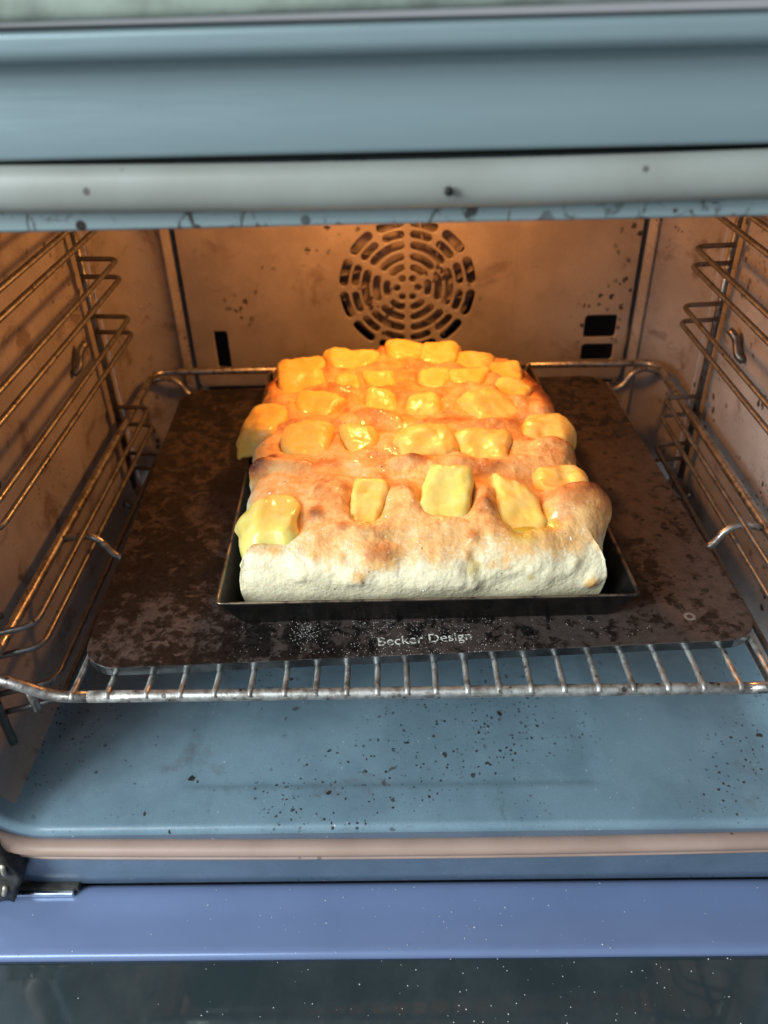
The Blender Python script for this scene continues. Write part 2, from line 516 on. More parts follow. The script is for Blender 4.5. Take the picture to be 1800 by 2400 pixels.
# floor with a shallow pressed tray in its middle and a rolled front edge
def floor_mesh():
    cols = [base[i % NB] for i in range(121, 121 + 7 + 24 + 8)]
    xs = []
    left = [(p[0], p[1]) for p in cols[:7]]; right = [(p[0], p[1]) for p in cols[-8:]]
    mid = [(x, ZB) for x in np.linspace(-0.215, 0.215, 90)]
    prof = left + mid + right
    ys = np.concatenate([np.linspace(0.0125, 0.06, 24), np.linspace(0.065, YB, 50)])
    V, F = [], []
    for y in ys:
        for x, z in prof:
            t = sstep(-0.142, -0.136, x) * sstep(0.114, 0.108, x) * sstep(0.027, 0.031, y) * sstep(0.35, 0.34, y)
            V.append((x, float(y), float(z - 0.0009 * t)))
    m = len(prof)
    for a in range(len(ys) - 1):
        for k in range(m - 1): F.append((a * m + k, a * m + k + 1, (a + 1) * m + k + 1, (a + 1) * m + k))
    return mesh('floor_liner', V, F, m_floor, oven)
floor_mesh()

# mouth rim: lining rolls over into the front frame
arc6 = [(0.0045 - 0.0045 * math.cos(a), 0.0045 - 0.0045 * math.sin(a)) for a in np.linspace(0, math.pi / 2, 7)]
ring_sweep('rolled_rim', base, [(0.0, 0.0125)] + arc6, [m_floor, m_lip], oven, None, None, 0.62)
for p in bpy.data.objects['rolled_rim'].data.polygons:
    if p.center.z > 0.2: p.material_index = 1
ring_sweep('front_frame', base, [(0.0045, 0.0), (0.022, 0.0002), (0.034, 0.0006), (0.042, 0.0010), (0.050, 0.0014), (0.0585, 0.0020), (0.0600, 0.0040), (0.0603, 0.03)], [m_frame, m_lip], oven, (-0.1755, 0.2464), None, 0.62)
for p in bpy.data.objects['front_frame'].data.polygons:
    if p.center.z > 0.2: p.material_index = 1

# door seal: soft tube hooked round the mouth, sagging between its hooks
gpath = rrect(0.0, 0.028, bow_top=0.0044, bow_bot=0.0040)
def ell(co, cy, a, b, n=18): return [(co + a * math.cos(t), cy - b * math.sin(t)) for t in np.linspace(0, 2 * math.pi, n)]
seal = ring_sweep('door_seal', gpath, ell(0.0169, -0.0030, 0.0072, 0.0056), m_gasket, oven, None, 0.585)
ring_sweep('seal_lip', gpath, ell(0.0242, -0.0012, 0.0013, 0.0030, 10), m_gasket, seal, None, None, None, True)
for x, z in ((-0.142, 0.2400), (0.0085, 0.2390)):
    V, F = tube([(x, -0.0095, z), (x, -0.0106, z)], 0.0014, 12)
    mesh('seal_hook_hole', V, F, m_hole, seal)

# fascia above the mouth: pressed steel, a rounded bead, then the edge of the control panel
pf = [(0.02, 0.2494), (-0.004, 0.2494), (-0.0055, 0.2500), (-0.006, 0.2512), (-0.006, 0.2600), (-0.006, 0.2690), (-0.0062, 0.2720)]
pf += [(-0.0062 - 0.0075 * (1 - math.cos(a)), 0.2720 + 0.0046 * math.sin(a)) for a in np.linspace(0.15, math.pi / 2, 8)]
pf += [(-0.0137 - 0.004 * math.sin(a), 0.2766 + 0.0038 * (1 - math.cos(a))) for a in np.linspace(0.2, math.pi / 2, 8)]
pf += [(-0.0178, 0.2825), (-0.0176, 0.2838), (-0.015, 0.2845), (-0.005, 0.2848)]
extrude_x('fascia_panel', pf, -0.34, 0.34, m_fascia, oven, 2)
pc = [(-0.004, 0.2853), (-0.019, 0.2856), (-0.0205, 0.2862), (-0.0208, 0.288), (-0.0212, 0.2935), (-0.019, 0.296), (0.01, 0.297)]
ce = extrude_x('control_panel_edge', pc, -0.34, 0.34, m_control, oven, 2)
for v in ce.data.vertices: v.co.z += 0.0014 + 0.006 * v.co.x
box('gap_shade_top', (-0.34, 0.004, 0.2440), (0.34, 0.03, 0.2560), m_hole, oven)  # added black backing: shade of the gap above the seal, put into colour

# back wall: rounded corner columns, a dark gap and the fan panel
def column(sgn, xin):
    prof = [(HX, 0.340)] + [(HX - 0.030 + 0.030 * math.cos(a), 0.370 + 0.032 * math.sin(a)) for a in np.linspace(0, math.pi / 2, 10)]
    prof += [(xin + 0.008, 0.402), (xin + 0.0075, 0.4005), (xin + 0.006, 0.4000), (xin + 0.0045, 0.4005), (xin + 0.004, 0.402), (xin + 0.001, 0.4025), (xin, 0.4035), (xin, 0.44)]
    V, F = [], []; n = len(prof); zs = [ZB - 0.002, 0.05, ZT + 0.002]
    for z in zs:
        for x, y in prof: V.append((sgn * x - 0.0, y, z))
    for a in range(2):
        for k in range(n - 1): F.append((a * n + k, a * n + k + 1, (a + 1) * n + k + 1, (a + 1) * n + k))
    return mesh('back_corner', V, F, m_cavity, oven)
column(1, 0.2045); column(-1, 0.1945)
box('recess_wall', (-0.21, 0.442, ZB), (0.22, 0.445, ZT), m_dark, oven)
box('back_sill', (-0.196, 0.4025, ZB), (0.206, 0.4045, -0.0285), m_back, oven, 0.0006)

FX, FZ = 0.004, 0.0655
def arc_slot(r0, r1, a0, a1, rib):
    """slot between two radii, rounded ends; rib = half width of the ribs that bound it"""
    r0, r1, rib = r0 - 0.0010, r1 + 0.0010, rib - 0.0010      # the rolled edge closes the slot again
    rm, h = (r0 + r1) / 2, (r1 - r0) / 2
    b0, b1 = a0 + (rib + h) / rm, a1 - (rib + h) / rm
    if b1 < b0: b0 = b1 = (a0 + a1) / 2
    P = []
    for a in np.linspace(b0, b1, 9): P.append((r1 * math.cos(a), r1 * math.sin(a)))
    for t in np.linspace(0, math.pi, 7)[1:-1]: P.append((rm * math.cos(b1) + h * math.cos(b1 + t), rm * math.sin(b1) + h * math.sin(b1 + t)))
    for a in np.linspace(b1, b0, 9): P.append((r0 * math.cos(a), r0 * math.sin(a)))
    for t in np.linspace(math.pi, 2 * math.pi, 7)[1:-1]: P.append((rm * math.cos(b0) + h * math.cos(b0 + t), rm * math.sin(b0) + h * math.sin(b0 + t)))
    return [(x + FX, z + FZ) for x, z in P]
holes = []
for k in range(6):
    a = math.radians(60 * k); holes.append([(FX + 0.009 * math.cos(a) + 0.0041 * math.cos(t), FZ + 0.009 * math.sin(a) + 0.0041 * math.sin(t)) for t in np.linspace(0, 2 * math.pi, 13)[:-1]])
for r0, r1 in ((0.0150, 0.0208), (0.0237, 0.0300), (0.0330, 0.0397)):
    for k in range(6): holes.append(arc_slot(r0, r1, math.radians(60 * k - 30), math.radians(60 * k + 30), 0.0024))
for r0, r1 in ((0.0422, 0.0486), (0.0512, 0.0590)):
    for k in range(12): holes.append(arc_slot(r0, r1, math.radians(30 * k), math.radians(30 * k + 30), 0.0024))
def rr2(x0, x1, z0, z1, r, n=5):
    P = []
    for cx, cz, a0 in ((x1 - r, z1 - r, 0), (x0 + r, z1 - r, 90), (x0 + r, z0 + r, 180), (x1 - r, z0 + r, 270)):
        for t in range(n + 1): a = math.radians(a0 + 90 * t / n); P.append((cx + r * math.cos(a), cz + r * math.sin(a)))
    return P
holes.append(rr2(-0.1705, -0.1565, -0.0065, 0.0305, 0.003))
holes.append(rr2(0.1600, 0.1905, 0.0160, 0.0385, 0.004))
holes.append(rr2(0.1600, 0.1905, -0.0060, 0.0115, 0.004))
panel = curve_plate('fan_panel', rr2(-0.1885, 0.1985, -0.0235, ZT - 0.002, 0.004), holes, 0.0032, 0.0011, m_back, oven,
                    lambda c: Vector((c.x, 0.403 - c.z, c.y)))
# pressed seams of the panel
for x in (-0.088, 0.096):
    box('pressed_seam', (x - 0.0006, 0.4012, -0.02), (x + 0.0006, 0.4021, ZT - 0.01), m_back, panel, 0.0003)
# fan wheel behind the slots
fan = empty('fan_wheel', (FX, 0.43, FZ)); adopt(fan, oven)
V, F = tube([(FX, 0.4235, FZ), (FX, 0.4255, FZ)], 0.060, 48); mesh('fan_disc', V, F, m_fan, fan, False)
for k in range(16):
    a = 2 * math.pi * k / 16; b = a + 0.22; c, s, c2, s2 = math.cos(a), math.sin(a), math.cos(b), math.sin(b)
    p = [(FX + c * 0.036, 0.4095, FZ + s * 0.036), (FX + c2 * 0.058, 0.4095, FZ + s2 * 0.058), (FX + c2 * 0.058, 0.423, FZ + s2 * 0.058), (FX + c * 0.036, 0.423, FZ + s * 0.036)]
    t = Vector((-math.sin(a + .1), 0, math.cos(a + .1))) * 0.0008
    V = [tuple(Vector(q) - t) for q in p] + [tuple(Vector(q) + t) for q in p]
    mesh('fan_blade', V, [(0, 1, 2, 3), (7, 6, 5, 4), (0, 4, 5, 1), (1, 5, 6, 2), (2, 6, 7, 3), (3, 7, 4, 0)], m_fan, fan, False)

# lamp fitting in the ceiling (out of sight from the front): metal collar round the bulb
V, F = tube([(-0.008, 0.264, ZT - 0.002), (-0.008, 0.264, ZT - 0.012)], 0.022, 24); mesh('lamp_socket', V, F, m_chrome, oven)

box('gap_shade_floor', (-0.34, 0.0060, -0.24), (0.34, 0.045, -0.180), m_hole, oven)  # added black filler: its colour gives the shade between frame and door
box('gap_shade_wall', (-0.34, 0.0305, -0.179), (0.34, 0.045, -0.150), m_hole, oven)  # added black backing that keeps the same gap dark
# door, folded down: enamel edge strip, dark inner glass, hinge and clip
DZ = -0.172
door = empty('door', (0, -0.2, DZ - 0.03)); adopt(door, oven)
ps = [(0.004, DZ - 0.03), (0.004, DZ - 0.003), (0.003, DZ - 0.0008), (0.0005, DZ)] + [(-0.041 * t, DZ + 0.0003 * math.sin(math.pi * t)) for t in np.linspace(0.06, 0.93, 12)] + [(-0.0405, DZ - 0.0008), (-0.0415, DZ - 0.0030), (-0.0415, DZ - 0.006)]
extrude_x('edge_strip', ps, -0.2605, 0.34, m_doorblue, door, 2)
extrude_x('door_glass', [(-0.0416, DZ - 0.0052), (-0.0418, DZ - 0.0030), (-0.0430, DZ - 0.0018), (-0.0445, DZ - 0.0016), (-0.20, DZ - 0.0016), (-0.50, DZ - 0.0016), (-0.502, DZ - 0.03)], -0.30, 0.34, m_glass, door, 2)
# hinge arm in the left corner
bm = bmesh.new()
bmesh.ops.create_cube(bm, size=1)
bmesh.ops.subdivide_edges(bm, edges=bm.edges[:], cuts=10, use_grid_fill=True)
for v in bm.verts:
    q = Vector((-0.2485 + v.co.x * 0.030, -0.006 + v.co.y * 0.012, -0.136 + v.co.z * 0.056))
    q += Vector((mnoise.noise(q * 150), mnoise.noise(q * 150 + Vector((9, 0, 0))), mnoise.noise(q * 150 + Vector((0, 9, 0))))) * 0.0022
    q.x -= max(0, (q.z + 0.125)) * 0.35 + max(0, (-0.14 - q.z)) * 0.45
    v.co = q
me = bpy.data.meshes.new('hinge_arm'); bm.to_mesh(me); bm.free(); me.materials.append(m_hinge); me.shade_smooth()
ho = bpy.data.objects.new('hinge_arm', me); COL.objects.link(ho); adopt(ho, door)
m_bolt = make_plain('hinge_bolt', (0.50, 0.47, 0.38), 0.4, 0.6, 0.3, 200)
for (x, z, l, tlt) in ((-0.2400, -0.128, 0.010, 0.2), (-0.2475, -0.150, 0.009, 0.6), (-0.2480, -0.117, 0.006, -0.3)):
    V, F = tube(fillet([(x, -0.0122, z - l / 2), (x + tlt * 0.004, -0.0140, z), (x + tlt * 0.006, -0.0122, z + l / 2)], 0.003), 0.0016, 8)
    mesh('hinge_rivet', V, F, m_bolt, ho)
clip = box('glass_clip', (-0.2480, -0.0050, DZ + 0.0002), (-0.2120, -0.0022, DZ + 0.0040), m_chrome, door, 0.0006)
box('clip_tongue', (-0.2470, -0.0021, DZ + 0.0012), (-0.2090, 0.0022, DZ + 0.0058), m_hinge, clip, 0.0005)

# ================================================================ side runners
LEVELS = [(0.168, 0.156), (0.1272, 0.1143), (0.0843, 0.0720), (0.0085, -0.0072), (-0.0345, -0.0490)]
def runner(s, label):
    t = tag(empty('shelf_runner', (s * 0.22, 0.17, -0.075)), label, 'shelf runner', 'chrome wire shelf runners on the cavity walls')
    for z in [q for lv in LEVELS for q in lv]:
        wire('rail', [(s * 0.2345, 0.300, z), (s * 0.205, 0.298, z), (s * 0.205, 0.046, z), (s * 0.2345, 0.036, z)], 0.0018, m_runner, t, 0.008)
    for y in (0.3045, 0.033):
        wire('post', [(s * 0.2350, y, -0.072), (s * 0.2350, y, 0.195)], 0.0026, m_runner, t)
    wire('wall_hook', [(s * 0.2335, 0.275, 0.074), (s * 0.2375, 0.270, 0.070), (s * 0.2375, 0.262, 0.060), (s * 0.2415, 0.258, 0.057)], 0.0028, m_runner, t, 0.004)
    wire('foot_loop', [(s * 0.235, 0.3045, -0.070), (s * 0.228, 0.299, -0.080), (s * 0.236, 0.293, -0.086), (s * 0.2415, 0.290, -0.078)], 0.0022, m_runner, t, 0.006)
    return t
runner(-1, 'wire shelf runner ladder hanging on the left cavity wall')
runner(1, 'wire shelf runner ladder hanging on the right cavity wall')

# ================================================================ wire shelf
shelf = tag(empty('wire_shelf', (0, 0.2, -0.0125)), 'stained chrome wire oven shelf carrying the baking steel', 'oven shelf')
RX, RB, RF, ZR = 0.2235, 0.3832, 0.0138, -0.0125
wire('frame', [(0.0, RB, 0), (RX, RB, 0), (RX, 0.018, 0), (0.2130, 0.0148, -0.0003), (0.2030, RF, -0.004), (0.1890, RF, ZR + 0.0005), (0.170, RF, ZR)], 0.0031, m_wire, shelf, [0, .016, .010, .006, .010, .010, 0], 14)
wire('frame', [(0.0, RB, 0), (-RX, RB, 0), (-RX, 0.018, 0), (-0.2130, 0.0148, -0.0003), (-0.2030, RF, -0.004), (-0.1890, RF, ZR + 0.0005), (-0.170, RF, ZR)], 0.0031, m_wire, shelf, [0, .016, .010, .006, .010, .010, 0], 14)
V, F = tube([(x, RF, ZR) for x in np.linspace(-0.171, 0.171, 12)], 0.00315, 14); mesh('front_bar', V, F, m_bar, shelf)
rx = [-0.1786, -0.1603, -0.1401, -0.1223, -0.1045, -0.0862, -0.0684, -0.0523, -0.0363, -0.0204, -0.005, 0.0098, 0.0261, 0.0422, 0.0587, 0.0756, 0.0933, 0.111, 0.1286, 0.1469, 0.1657, 0.184]
for x in rx:
    wire('rod', [(x, RF - 0.0026, ZR + 0.0008), (x, RF - 0.0004, ZR + 0.0028), (x, RF + 0.004, ZR + 0.0019), (x * 0.985, 0.20, ZR + 0.0018), (x * 0.97, 0.3655, ZR + 0.0018)], 0.00165, m_bar, shelf, 0.003, 8)
for y in (0.1345, 0.3640):
    for s in (-1, 1):
        wire('support_wire', [(s * RX, y, -0.0005), (s * 0.2075, y, 0.0038), (s * 0.1975, y - 0.002, 0.0005), (s * 0.1900, y - 0.003, -0.0125), (s * 0.178, y - 0.003, -0.0155), (0, y - 0.003, -0.0155)], 0.0024, m_wire, shelf, 0.007, 10)
# short stop pegs under the frame ends
for s in (-1, 1):
    wire('stop_peg', [(s * 0.2030, 0.0165, -0.004), (s * 0.1985, 0.012, -0.020)], 0.0021, m_wire, shelf)

# ================================================================ baking steel
STX, STY, STR, STW, STD = -0.0023, 0.1948, 0.043, 0.3640, 0.3270
ZS0, ZS1 = -0.0088, -0.0026
def steel_pt(u, v):
    c, s = math.cos(STR), math.sin(STR)
    return (STX + c * u - s * v, STY + s * u + c * v)
steel = tag(empty('baking_steel', (STX, STY, ZS0)), 'dark blotched baking steel plate with rounded corners lying on the shelf', 'baking steel')
loop = [steel_pt(u, v) for u, v in rr2(-STW / 2, STW / 2, -STD / 2, STD / 2, 0.020, 10)]
n = len(loop); V, F = [], []
cen = (STX, STY)
def inset(p, d):
    dx, dy = p[0] - cen[0], p[1] - cen[1]; l = math.hypot(dx, dy); return (p[0] - dx / l * d, p[1] - dy / l * d)
for d, z in ((0.0005, ZS0), (0, ZS0 + 0.0005), (0, ZS1 - 0.0005), (0.00025, ZS1 - 0.0001), (0.0006, ZS1)):
    for p in loop: q = inset(p, d); V.append((q[0], q[1], z))
for a in range(4):
    for k in range(n): l = (k + 1) % n; F.append((a * n + k, a * n + l, (a + 1) * n + l, (a + 1) * n + k))
F.append(tuple(4 * n + k for k in range(n))); F.append(tuple(range(n - 1, -1, -1)))
plate = mesh('plate', V, F, [m_steel, m_steeledge], steel, False)
for i, p in enumerate(plate.data.polygons):
    if i < 2 * n: p.material_index = 1
# engraved lettering filled with flour
fc = bpy.data.curves.new('lettering', 'FONT'); fc.body = 'Becker Design'; fc.size = 0.0092; fc.extrude = 0.00004
ft = bpy.data.objects.new('lettering_tmp', fc); COL.objects.link(ft)
fm = bpy.data.meshes.new_from_object(ft.evaluated_get(bpy.context.evaluated_depsgraph_get()))
bpy.data.objects.remove(ft)
xs = [v.co.x for v in fm.vertices]; k = 0.0505 / (max(xs) - min(xs))
for v in fm.vertices:
    u, w = v.co.x * k, v.co.y
    c, s = math.cos(0.075), math.sin(0.075)
    v.co = Vector((-0.0205 + c * u - s * w, 0.0378 + s * u + c * w, ZS1 + 0.00006 + v.co.z))
fm.materials.clear(); fm.materials.append(m_text)
le = bpy.data.objects.new('lettering', fm); COL.objects.link(le); adopt(le, steel)
# ring left by a drip
V, F = [], []
for k in range(28):
    a = 2 * math.pi * k / 28
    for r, z in ((0.0016, 0), (0.0020, 0.0002), (0.0029, 0.0002), (0.0033, 0)): V.append((0.152 + r * math.cos(a), 0.0572 + r * math.sin(a), ZS1 + 0.00005 + z))
for k in range(28):
    l = (k + 1) % 28
    for j in range(3): F.append((k * 4 + j, l * 4 + j, l * 4 + j + 1, k * 4 + j + 1))
mesh('drip_ring', V, F, make_plain('pale_drip', (0.16, 0.14, 0.13), 0.5, 0, 0.3, 300), steel)

# ================================================================ baking pan
ZP0, ZP1 = ZS1 + 0.0002, 0.0205
PC = [(-0.1060, 0.0479), (0.1196, 0.0501), (0.1050, 0.3426), (-0.1126, 0.3392)]
def pan_loop(ins, z, r=0.004):
    c = [Vector(p) for p in PC]; out = []
    m = (c[0] + c[1] + c[2] + c[3]) / 4
    q = []
    for i in range(4):
        a, b, d = c[i - 1], c[i], c[(i + 1) % 4]
        u, w = (a - b).normalized(), (d - b).normalized()
        q.append(b + (u + w) * ins)
    for i in range(4):
        a, b, d = q[i - 1], q[i], q[(i + 1) % 4]
        p0, p1 = b + (a - b).normalized() * r, b + (d - b).normalized() * r
        for k in range(7): t = k / 6; v = p0 * (1 - t) ** 2 + b * 2 * t * (1 - t) + p1 * t * t; out.append((v.x, v.y, z))
    return out
pan = tag(empty('baking_pan', (0.002, 0.195, ZP0)), 'dark blued-steel rectangular pan with flared sides holding the focaccia', 'baking pan')
prof = [(0.0115, ZP0), (0.0090, ZP0 + 0.0006), (0.0082, ZP0 + 0.002), (0.0004, ZP1 - 0.0022), (-0.0002, ZP1 - 0.0012), (-0.0002, ZP1 - 0.0004), (0.0003, ZP1), (0.0010, ZP1 - 0.0002), (0.0014, ZP1 - 0.001),
        (0.0091, ZP0 + 0.003), (0.0100, ZP0 + 0.0018), (0.0125, ZP0 + 0.0012)]
V, F = [], []
for ins, z in prof: V += pan_loop(ins, z)
n = 28
for a in range(len(prof) - 1):
    for k in range(n): l = (k + 1) % n; F.append((a * n + k, a * n + l, (a + 1) * n + l, (a + 1) * n + k))
F.append(tuple(range(n - 1, -1, -1))); F.append(tuple((len(prof) - 1) * n + k for k in range(n)))
body = mesh('pan_body', V, F, m_pan, pan)
for i in range(4):   # folded corner seams
    a = pan_loop(0.0088, ZP0 + 0.003)[i * 7 + 3]; b = pan_loop(0.0006, ZP1 - 0.001)[i * 7 + 3]
    wire('corner_fold', [a, b], 0.0009, m_pan, pan, 0, 6)

# ================================================================ focaccia
NG = 430
u = np.linspace(-1, 1, NG)
U, Vv = np.meshgrid(u, u)
rho = np.maximum(np.maximum(np.abs(U), np.abs(Vv)), 1e-6)
A, B = U / rho, Vv / rho
R1, R2 = 0.72, 0.86
ERAD = 0.0165
ZTOP, ZBOT = 0.0460, 0.0002
HWm = 0.105; HLm = 0.137
ph = np.clip((rho - R1) / (R2 - R1), 0, 1) * (math.pi / 2)
tw = np.clip((rho - R2) / (1 - R2), 0, 1)
def kk(h, front=False):
    e = (ERAD + 0.005 * np.where(B < 0, sstep(1.0, 0.6, np.abs(A)), 0)) / h
    return np.where(rho <= R1, rho / R1 * (1 - e), 1 - e * (1 - np.sin(ph))) - 0.012 / h * 0.35 * tw ** 2
X, Y = A * kk(HWm), B * kk(HLm, True)
cr = 0.11 + 0.30 * sstep(0.2, 1.0, Y)
X, Y = X * np.sqrt(1 - cr * Y * Y / 2), Y * np.sqrt(1 - cr * X * X / 2)
yy = 0.0585 + (Y + 1) / 2 * (0.328 - 0.0585)
yk = np.array([0.050, 0.058, 0.090, 0.139, 0.178, 0.210, 0.258, 0.290, 0.330])
xl = np.interp(yy, yk, [-0.0985, -0.0985, -0.0990, -0.0985, -0.1015, -0.106, -0.1075, -0.1055, -0.0900])
xr = np.interp(yy, yk, [0.1075, 0.1075, 0.1075, 0.1045, 0.1045, 0.1045, 0.1045, 0.1020, 0.0860])
xx = (xl + xr) / 2 + (xr - xl) / 2 * X
zt = ZTOP + 0.0015 * np.sin(yy * 22) - 0.003 * sstep(0.27, 0.33, yy) - 0.0095 * sstep(0.20, 0.31, yy) * (xx / 0.1) ** 2
zz = np.where(rho <= R1, zt, zt - (ERAD + 0.006 * sstep(-0.5, -0.9, Y)) * (1 - np.cos(ph)))
zz = zz * (1 - tw) + ZBOT * tw
P = np.stack([xx, yy, zz], -1)
def normals(P):
    du = np.gradient(P, axis=1); dv = np.gradient(P, axis=0)
    n = np.cross(du, dv); return n / np.maximum(np.linalg.norm(n, axis=2, keepdims=True), 1e-12)
Nn = normals(P)
for _ in range(14):
    M2 = Nn.copy()
    M2[1:-1, 1:-1] = (Nn[1:-1, 1:-1] * 2 + Nn[:-2, 1:-1] + Nn[2:, 1:-1] + Nn[1:-1, :-2] + Nn[1:-1, 2:]) / 6
    Nn = M2 / np.maximum(np.linalg.norm(M2, axis=2, keepdims=True), 1e-9)
Q = P.reshape(-1, 3); N0 = Nn.reshape(-1, 3)

# cheese pieces: x, y, width, length, thickness, tilt towards the front (deg), turn (deg), kind, name of look
CH = [
 (-0.0785, 0.0850, 0.033, 0.029, 0.014, 16, 14, 'drape', 'large melted cheese slab slumping over the front left corner of the focaccia'),
 (-0.0254, 0.0985, 0.0185, 0.031, 0.014, 16, -4, '', 'narrow upright cheese chunk sunk in an oil pit, second from left in front row'),
 (0.0193, 0.1015, 0.0275, 0.029, 0.017, 22, -8, 'pale', 'pale firm square cheese block standing proud in the middle of the front row'),
 (0.0600, 0.0905, 0.0255, 0.033, 0.013, 14, 6, 'point', 'flat pointed orange cheese slice sunk in the front row beside the round dough bulge'),
 (0.0880, 0.1215, 0.033, 0.021, 0.013, 4, -16, 'drape', 'smooth cheese piece hanging over the right edge behind the round dough bulge'),
 (-0.0668, 0.1745, 0.031, 0.028, 0.015, 8, -6, '', 'wide glossy cheese chunk at the left end of the second row'),
 (-0.0312, 0.1735, 0.0215, 0.025, 0.014, 10, 4, 'round', 'small round dimpled cheese chunk, second from left in the second row'),
 (0.0112, 0.1640, 0.034, 0.024, 0.015, 10, 12, 'round', 'wide domed cheese chunk in the middle of the second row'),
 (0.0467, 0.1605, 0.030, 0.025, 0.014, 10, -4, '', 'square glossy cheese chunk at the right end of the second row'),
 (-0.0995, 0.2060, 0.030, 0.030, 0.017, 0, -10, 'drape', 'rounded cheese lump bulging over the left pan rim'),
 (-0.0625, 0.2275, 0.030, 0.022, 0.014, 8, -10, '', 'folded cheese chunk in the third row right of the lump on the left rim'),
 (-0.0187, 0.2300, 0.0225, 0.022, 0.013, 8, 3, '', 'bubbled cheese chunk left of centre in the third row'),
 (0.0106, 0.2240, 0.0235, 0.020, 0.014, 8, 0, 'round', 'shiny dome of cheese right of centre in the third row'),
 (0.0569, 0.2130, 0.0285, 0.026, 0.014, 8, 28, '', 'tilted diamond cheese chunk in the third row near the right side'),
 (0.0900, 0.1880, 0.032, 0.026, 0.014, 4, -22, 'drape', 'large pale cheese chunk spilling over the right edge mid loaf'),
 (-0.0765, 0.2585, 0.029, 0.023, 0.013, 6, 10, '', 'big oval cheese chunk at the left end of the fourth row'),
 (-0.0443, 0.2590, 0.0180, 0.015, 0.011, 4, 10, '', 'smallest cheese piece, in the fourth row beside the big oval one'),
 (-0.0189, 0.2640, 0.0215, 0.016, 0.012, 6, 12, '', 'low wedge of cheese left of centre in the fourth row'),
 (0.0205, 0.2620, 0.0210, 0.019, 0.013, 6, -12, '', 'scoop shaped cheese piece right of centre in the fourth row'),
 (0.0452, 0.2610, 0.0245, 0.018, 0.013, 6, -6, '', 'rounded cheese piece with bright edge second from right in the fourth row'),
 (0.0747, 0.2405, 0.0230, 0.021, 0.012, 2, -24, '', 'flat cheese patch at the right end of the fourth row by the browned crust'),
 (-0.0772, 0.2900, 0.036, 0.022, 0.014, 0, 8, '', 'long cheese strip along the back left corner of the loaf'),
 (-0.0403, 0.2920, 0.034, 0.022, 0.017, 2, 2, '', 'tall cheese chunk on the back edge left of the orange dough knob'),
 (0.0006, 0.3010, 0.026, 0.022, 0.018, 2, 0, 'round', 'highest cheese mound at the back edge in front of the fan'),
 (0.0250, 0.2950, 0.026, 0.022, 0.017, 2, -4, '', 'cheese chunk on the back edge right of the highest mound'),
 (0.0507, 0.2880, 0.0265, 0.021, 0.015, 2, -4, '', 'cheese chunk on the back edge second from the right corner'),
 (0.0715, 0.2740, 0.026, 0.024, 0.012, 0, -22, '', 'sloping cheese chunk at the back right corner of the loaf'),
]
feat = []   # (x, y, z or None, sx, sy, amp, brown)
def F3(x, y, sx, sy, amp, brown=0.0, z=None, rot=0.0): feat.append((x, y, z, sx, sy, amp, brown, rot))
for c in CH:
    rim = c[7] != 'drape'
    if rim: F3(c[0], c[1], c[2] * 0.82, c[3] * 0.80, 0.0046)       # dough swells up round the piece
    F3(c[0], c[1], c[2] * 0.50, c[3] * 0.50, -0.0145 if rim else -0.0095)
for x, y in ((-0.085, 0.147), (-0.070, 0.1465), (-0.055, 0.1455), (-0.036, 0.144), (-0.018, 0.144), (0.0, 0.1425), (0.018, 0.140), (0.034, 0.137), (0.048, 0.134), (0.062, 0.136)):
    F3(x + random.uniform(-.004, .004), y + random.uniform(-.0062, .0062), random.uniform(0.008, 0.014), random.uniform(0.006, 0.010), random.uniform(0.0016, 0.0082), 0.07)
for x, y in ((-0.085, 0.200), (-0.066, 0.201), (-0.048, 0.202), (-0.028, 0.201), (-0.008, 0.200), (0.012, 0.198), (0.030, 0.1945), (0.046, 0.188), (0.062, 0.180), (0.076, 0.171), (0.090, 0.163)):
    F3(x + random.uniform(-.004, .004), y + random.uniform(-.0062, .0062), random.uniform(0.008, 0.014), random.uniform(0.006, 0.010), random.uniform(0.0014, 0.0078), 0.07)
for x, y in ((-0.090, 0.238), (-0.070, 0.245), (-0.045, 0.246), (-0.020, 0.247), (0.002, 0.246), (0.022, 0.2445), (0.040, 0.242), (0.056, 0.235), (0.072, 0.224), (0.088, 0.214)):
    F3(x + random.uniform(-.004, .004), y + random.uniform(-.0062, .0062), random.uniform(0.008, 0.014), random.uniform(0.006, 0.009), random.uniform(0.0028, 0.0062), 0.07)
for x, y in ((-0.085, 0.274), (-0.055, 0.276), (-0.02, 0.279), (0.01, 0.279), (0.035, 0.276), (0.062, 0.262)):
    F3(x, y, 0.011, 0.006, 0.0024, 0.15)
F3(0.0, 0.298, 0.050, 0.022, 0.0030, 0.0)
F3(-0.046, 0.1110, 0.010, 0.022, 0.0050, 0.16)      # broad swell between the slab and the narrow chunk
F3(-0.004, 0.1020, 0.0075, 0.018, 0.0042, 0.10)
F3(0.0405, 0.1000, 0.0070, 0.016, 0.0048, 0.22)
F3(0.0385, 0.0900, 0.0050, 0.006, 0.0022, 0.30)
F3(0.0900, 0.0925, 0.0140, 0.0130, 0.0125, 0.30)    # round bulge, front right
F3(0.0960, 0.0985, 0.0095, 0.0095, 0.0030, 0.62)
F3(0.0840, 0.1480, 0.0150, 0.0130, 0.0062, 0.10)    # swell, right side
F3(0.0985, 0.1600, 0.0065, 0.0100, 0.0025, 0.75)
F3(0.0960, 0.2430, 0.0100, 0.0180, 0.0040, 0.95)    # browned shoulder, back right
F3(0.0930, 0.2700, 0.0100, 0.0140, 0.0020, 0.85)
F3(-0.0985, 0.2650, 0.0070, 0.0120, 0.0030, 0.80)
F3(-0.0890, 0.1440, 0.0055, 0.0085, 0.0040, 0.80)   # burnt blister, left
F3(-0.0860, 0.1530, 0.0045, 0.0055, 0.0015, 0.85)
F3(-0.0550, 0.0875, 0.0050, 0.0055, 0.0036, 0.55)   # blister by the slab
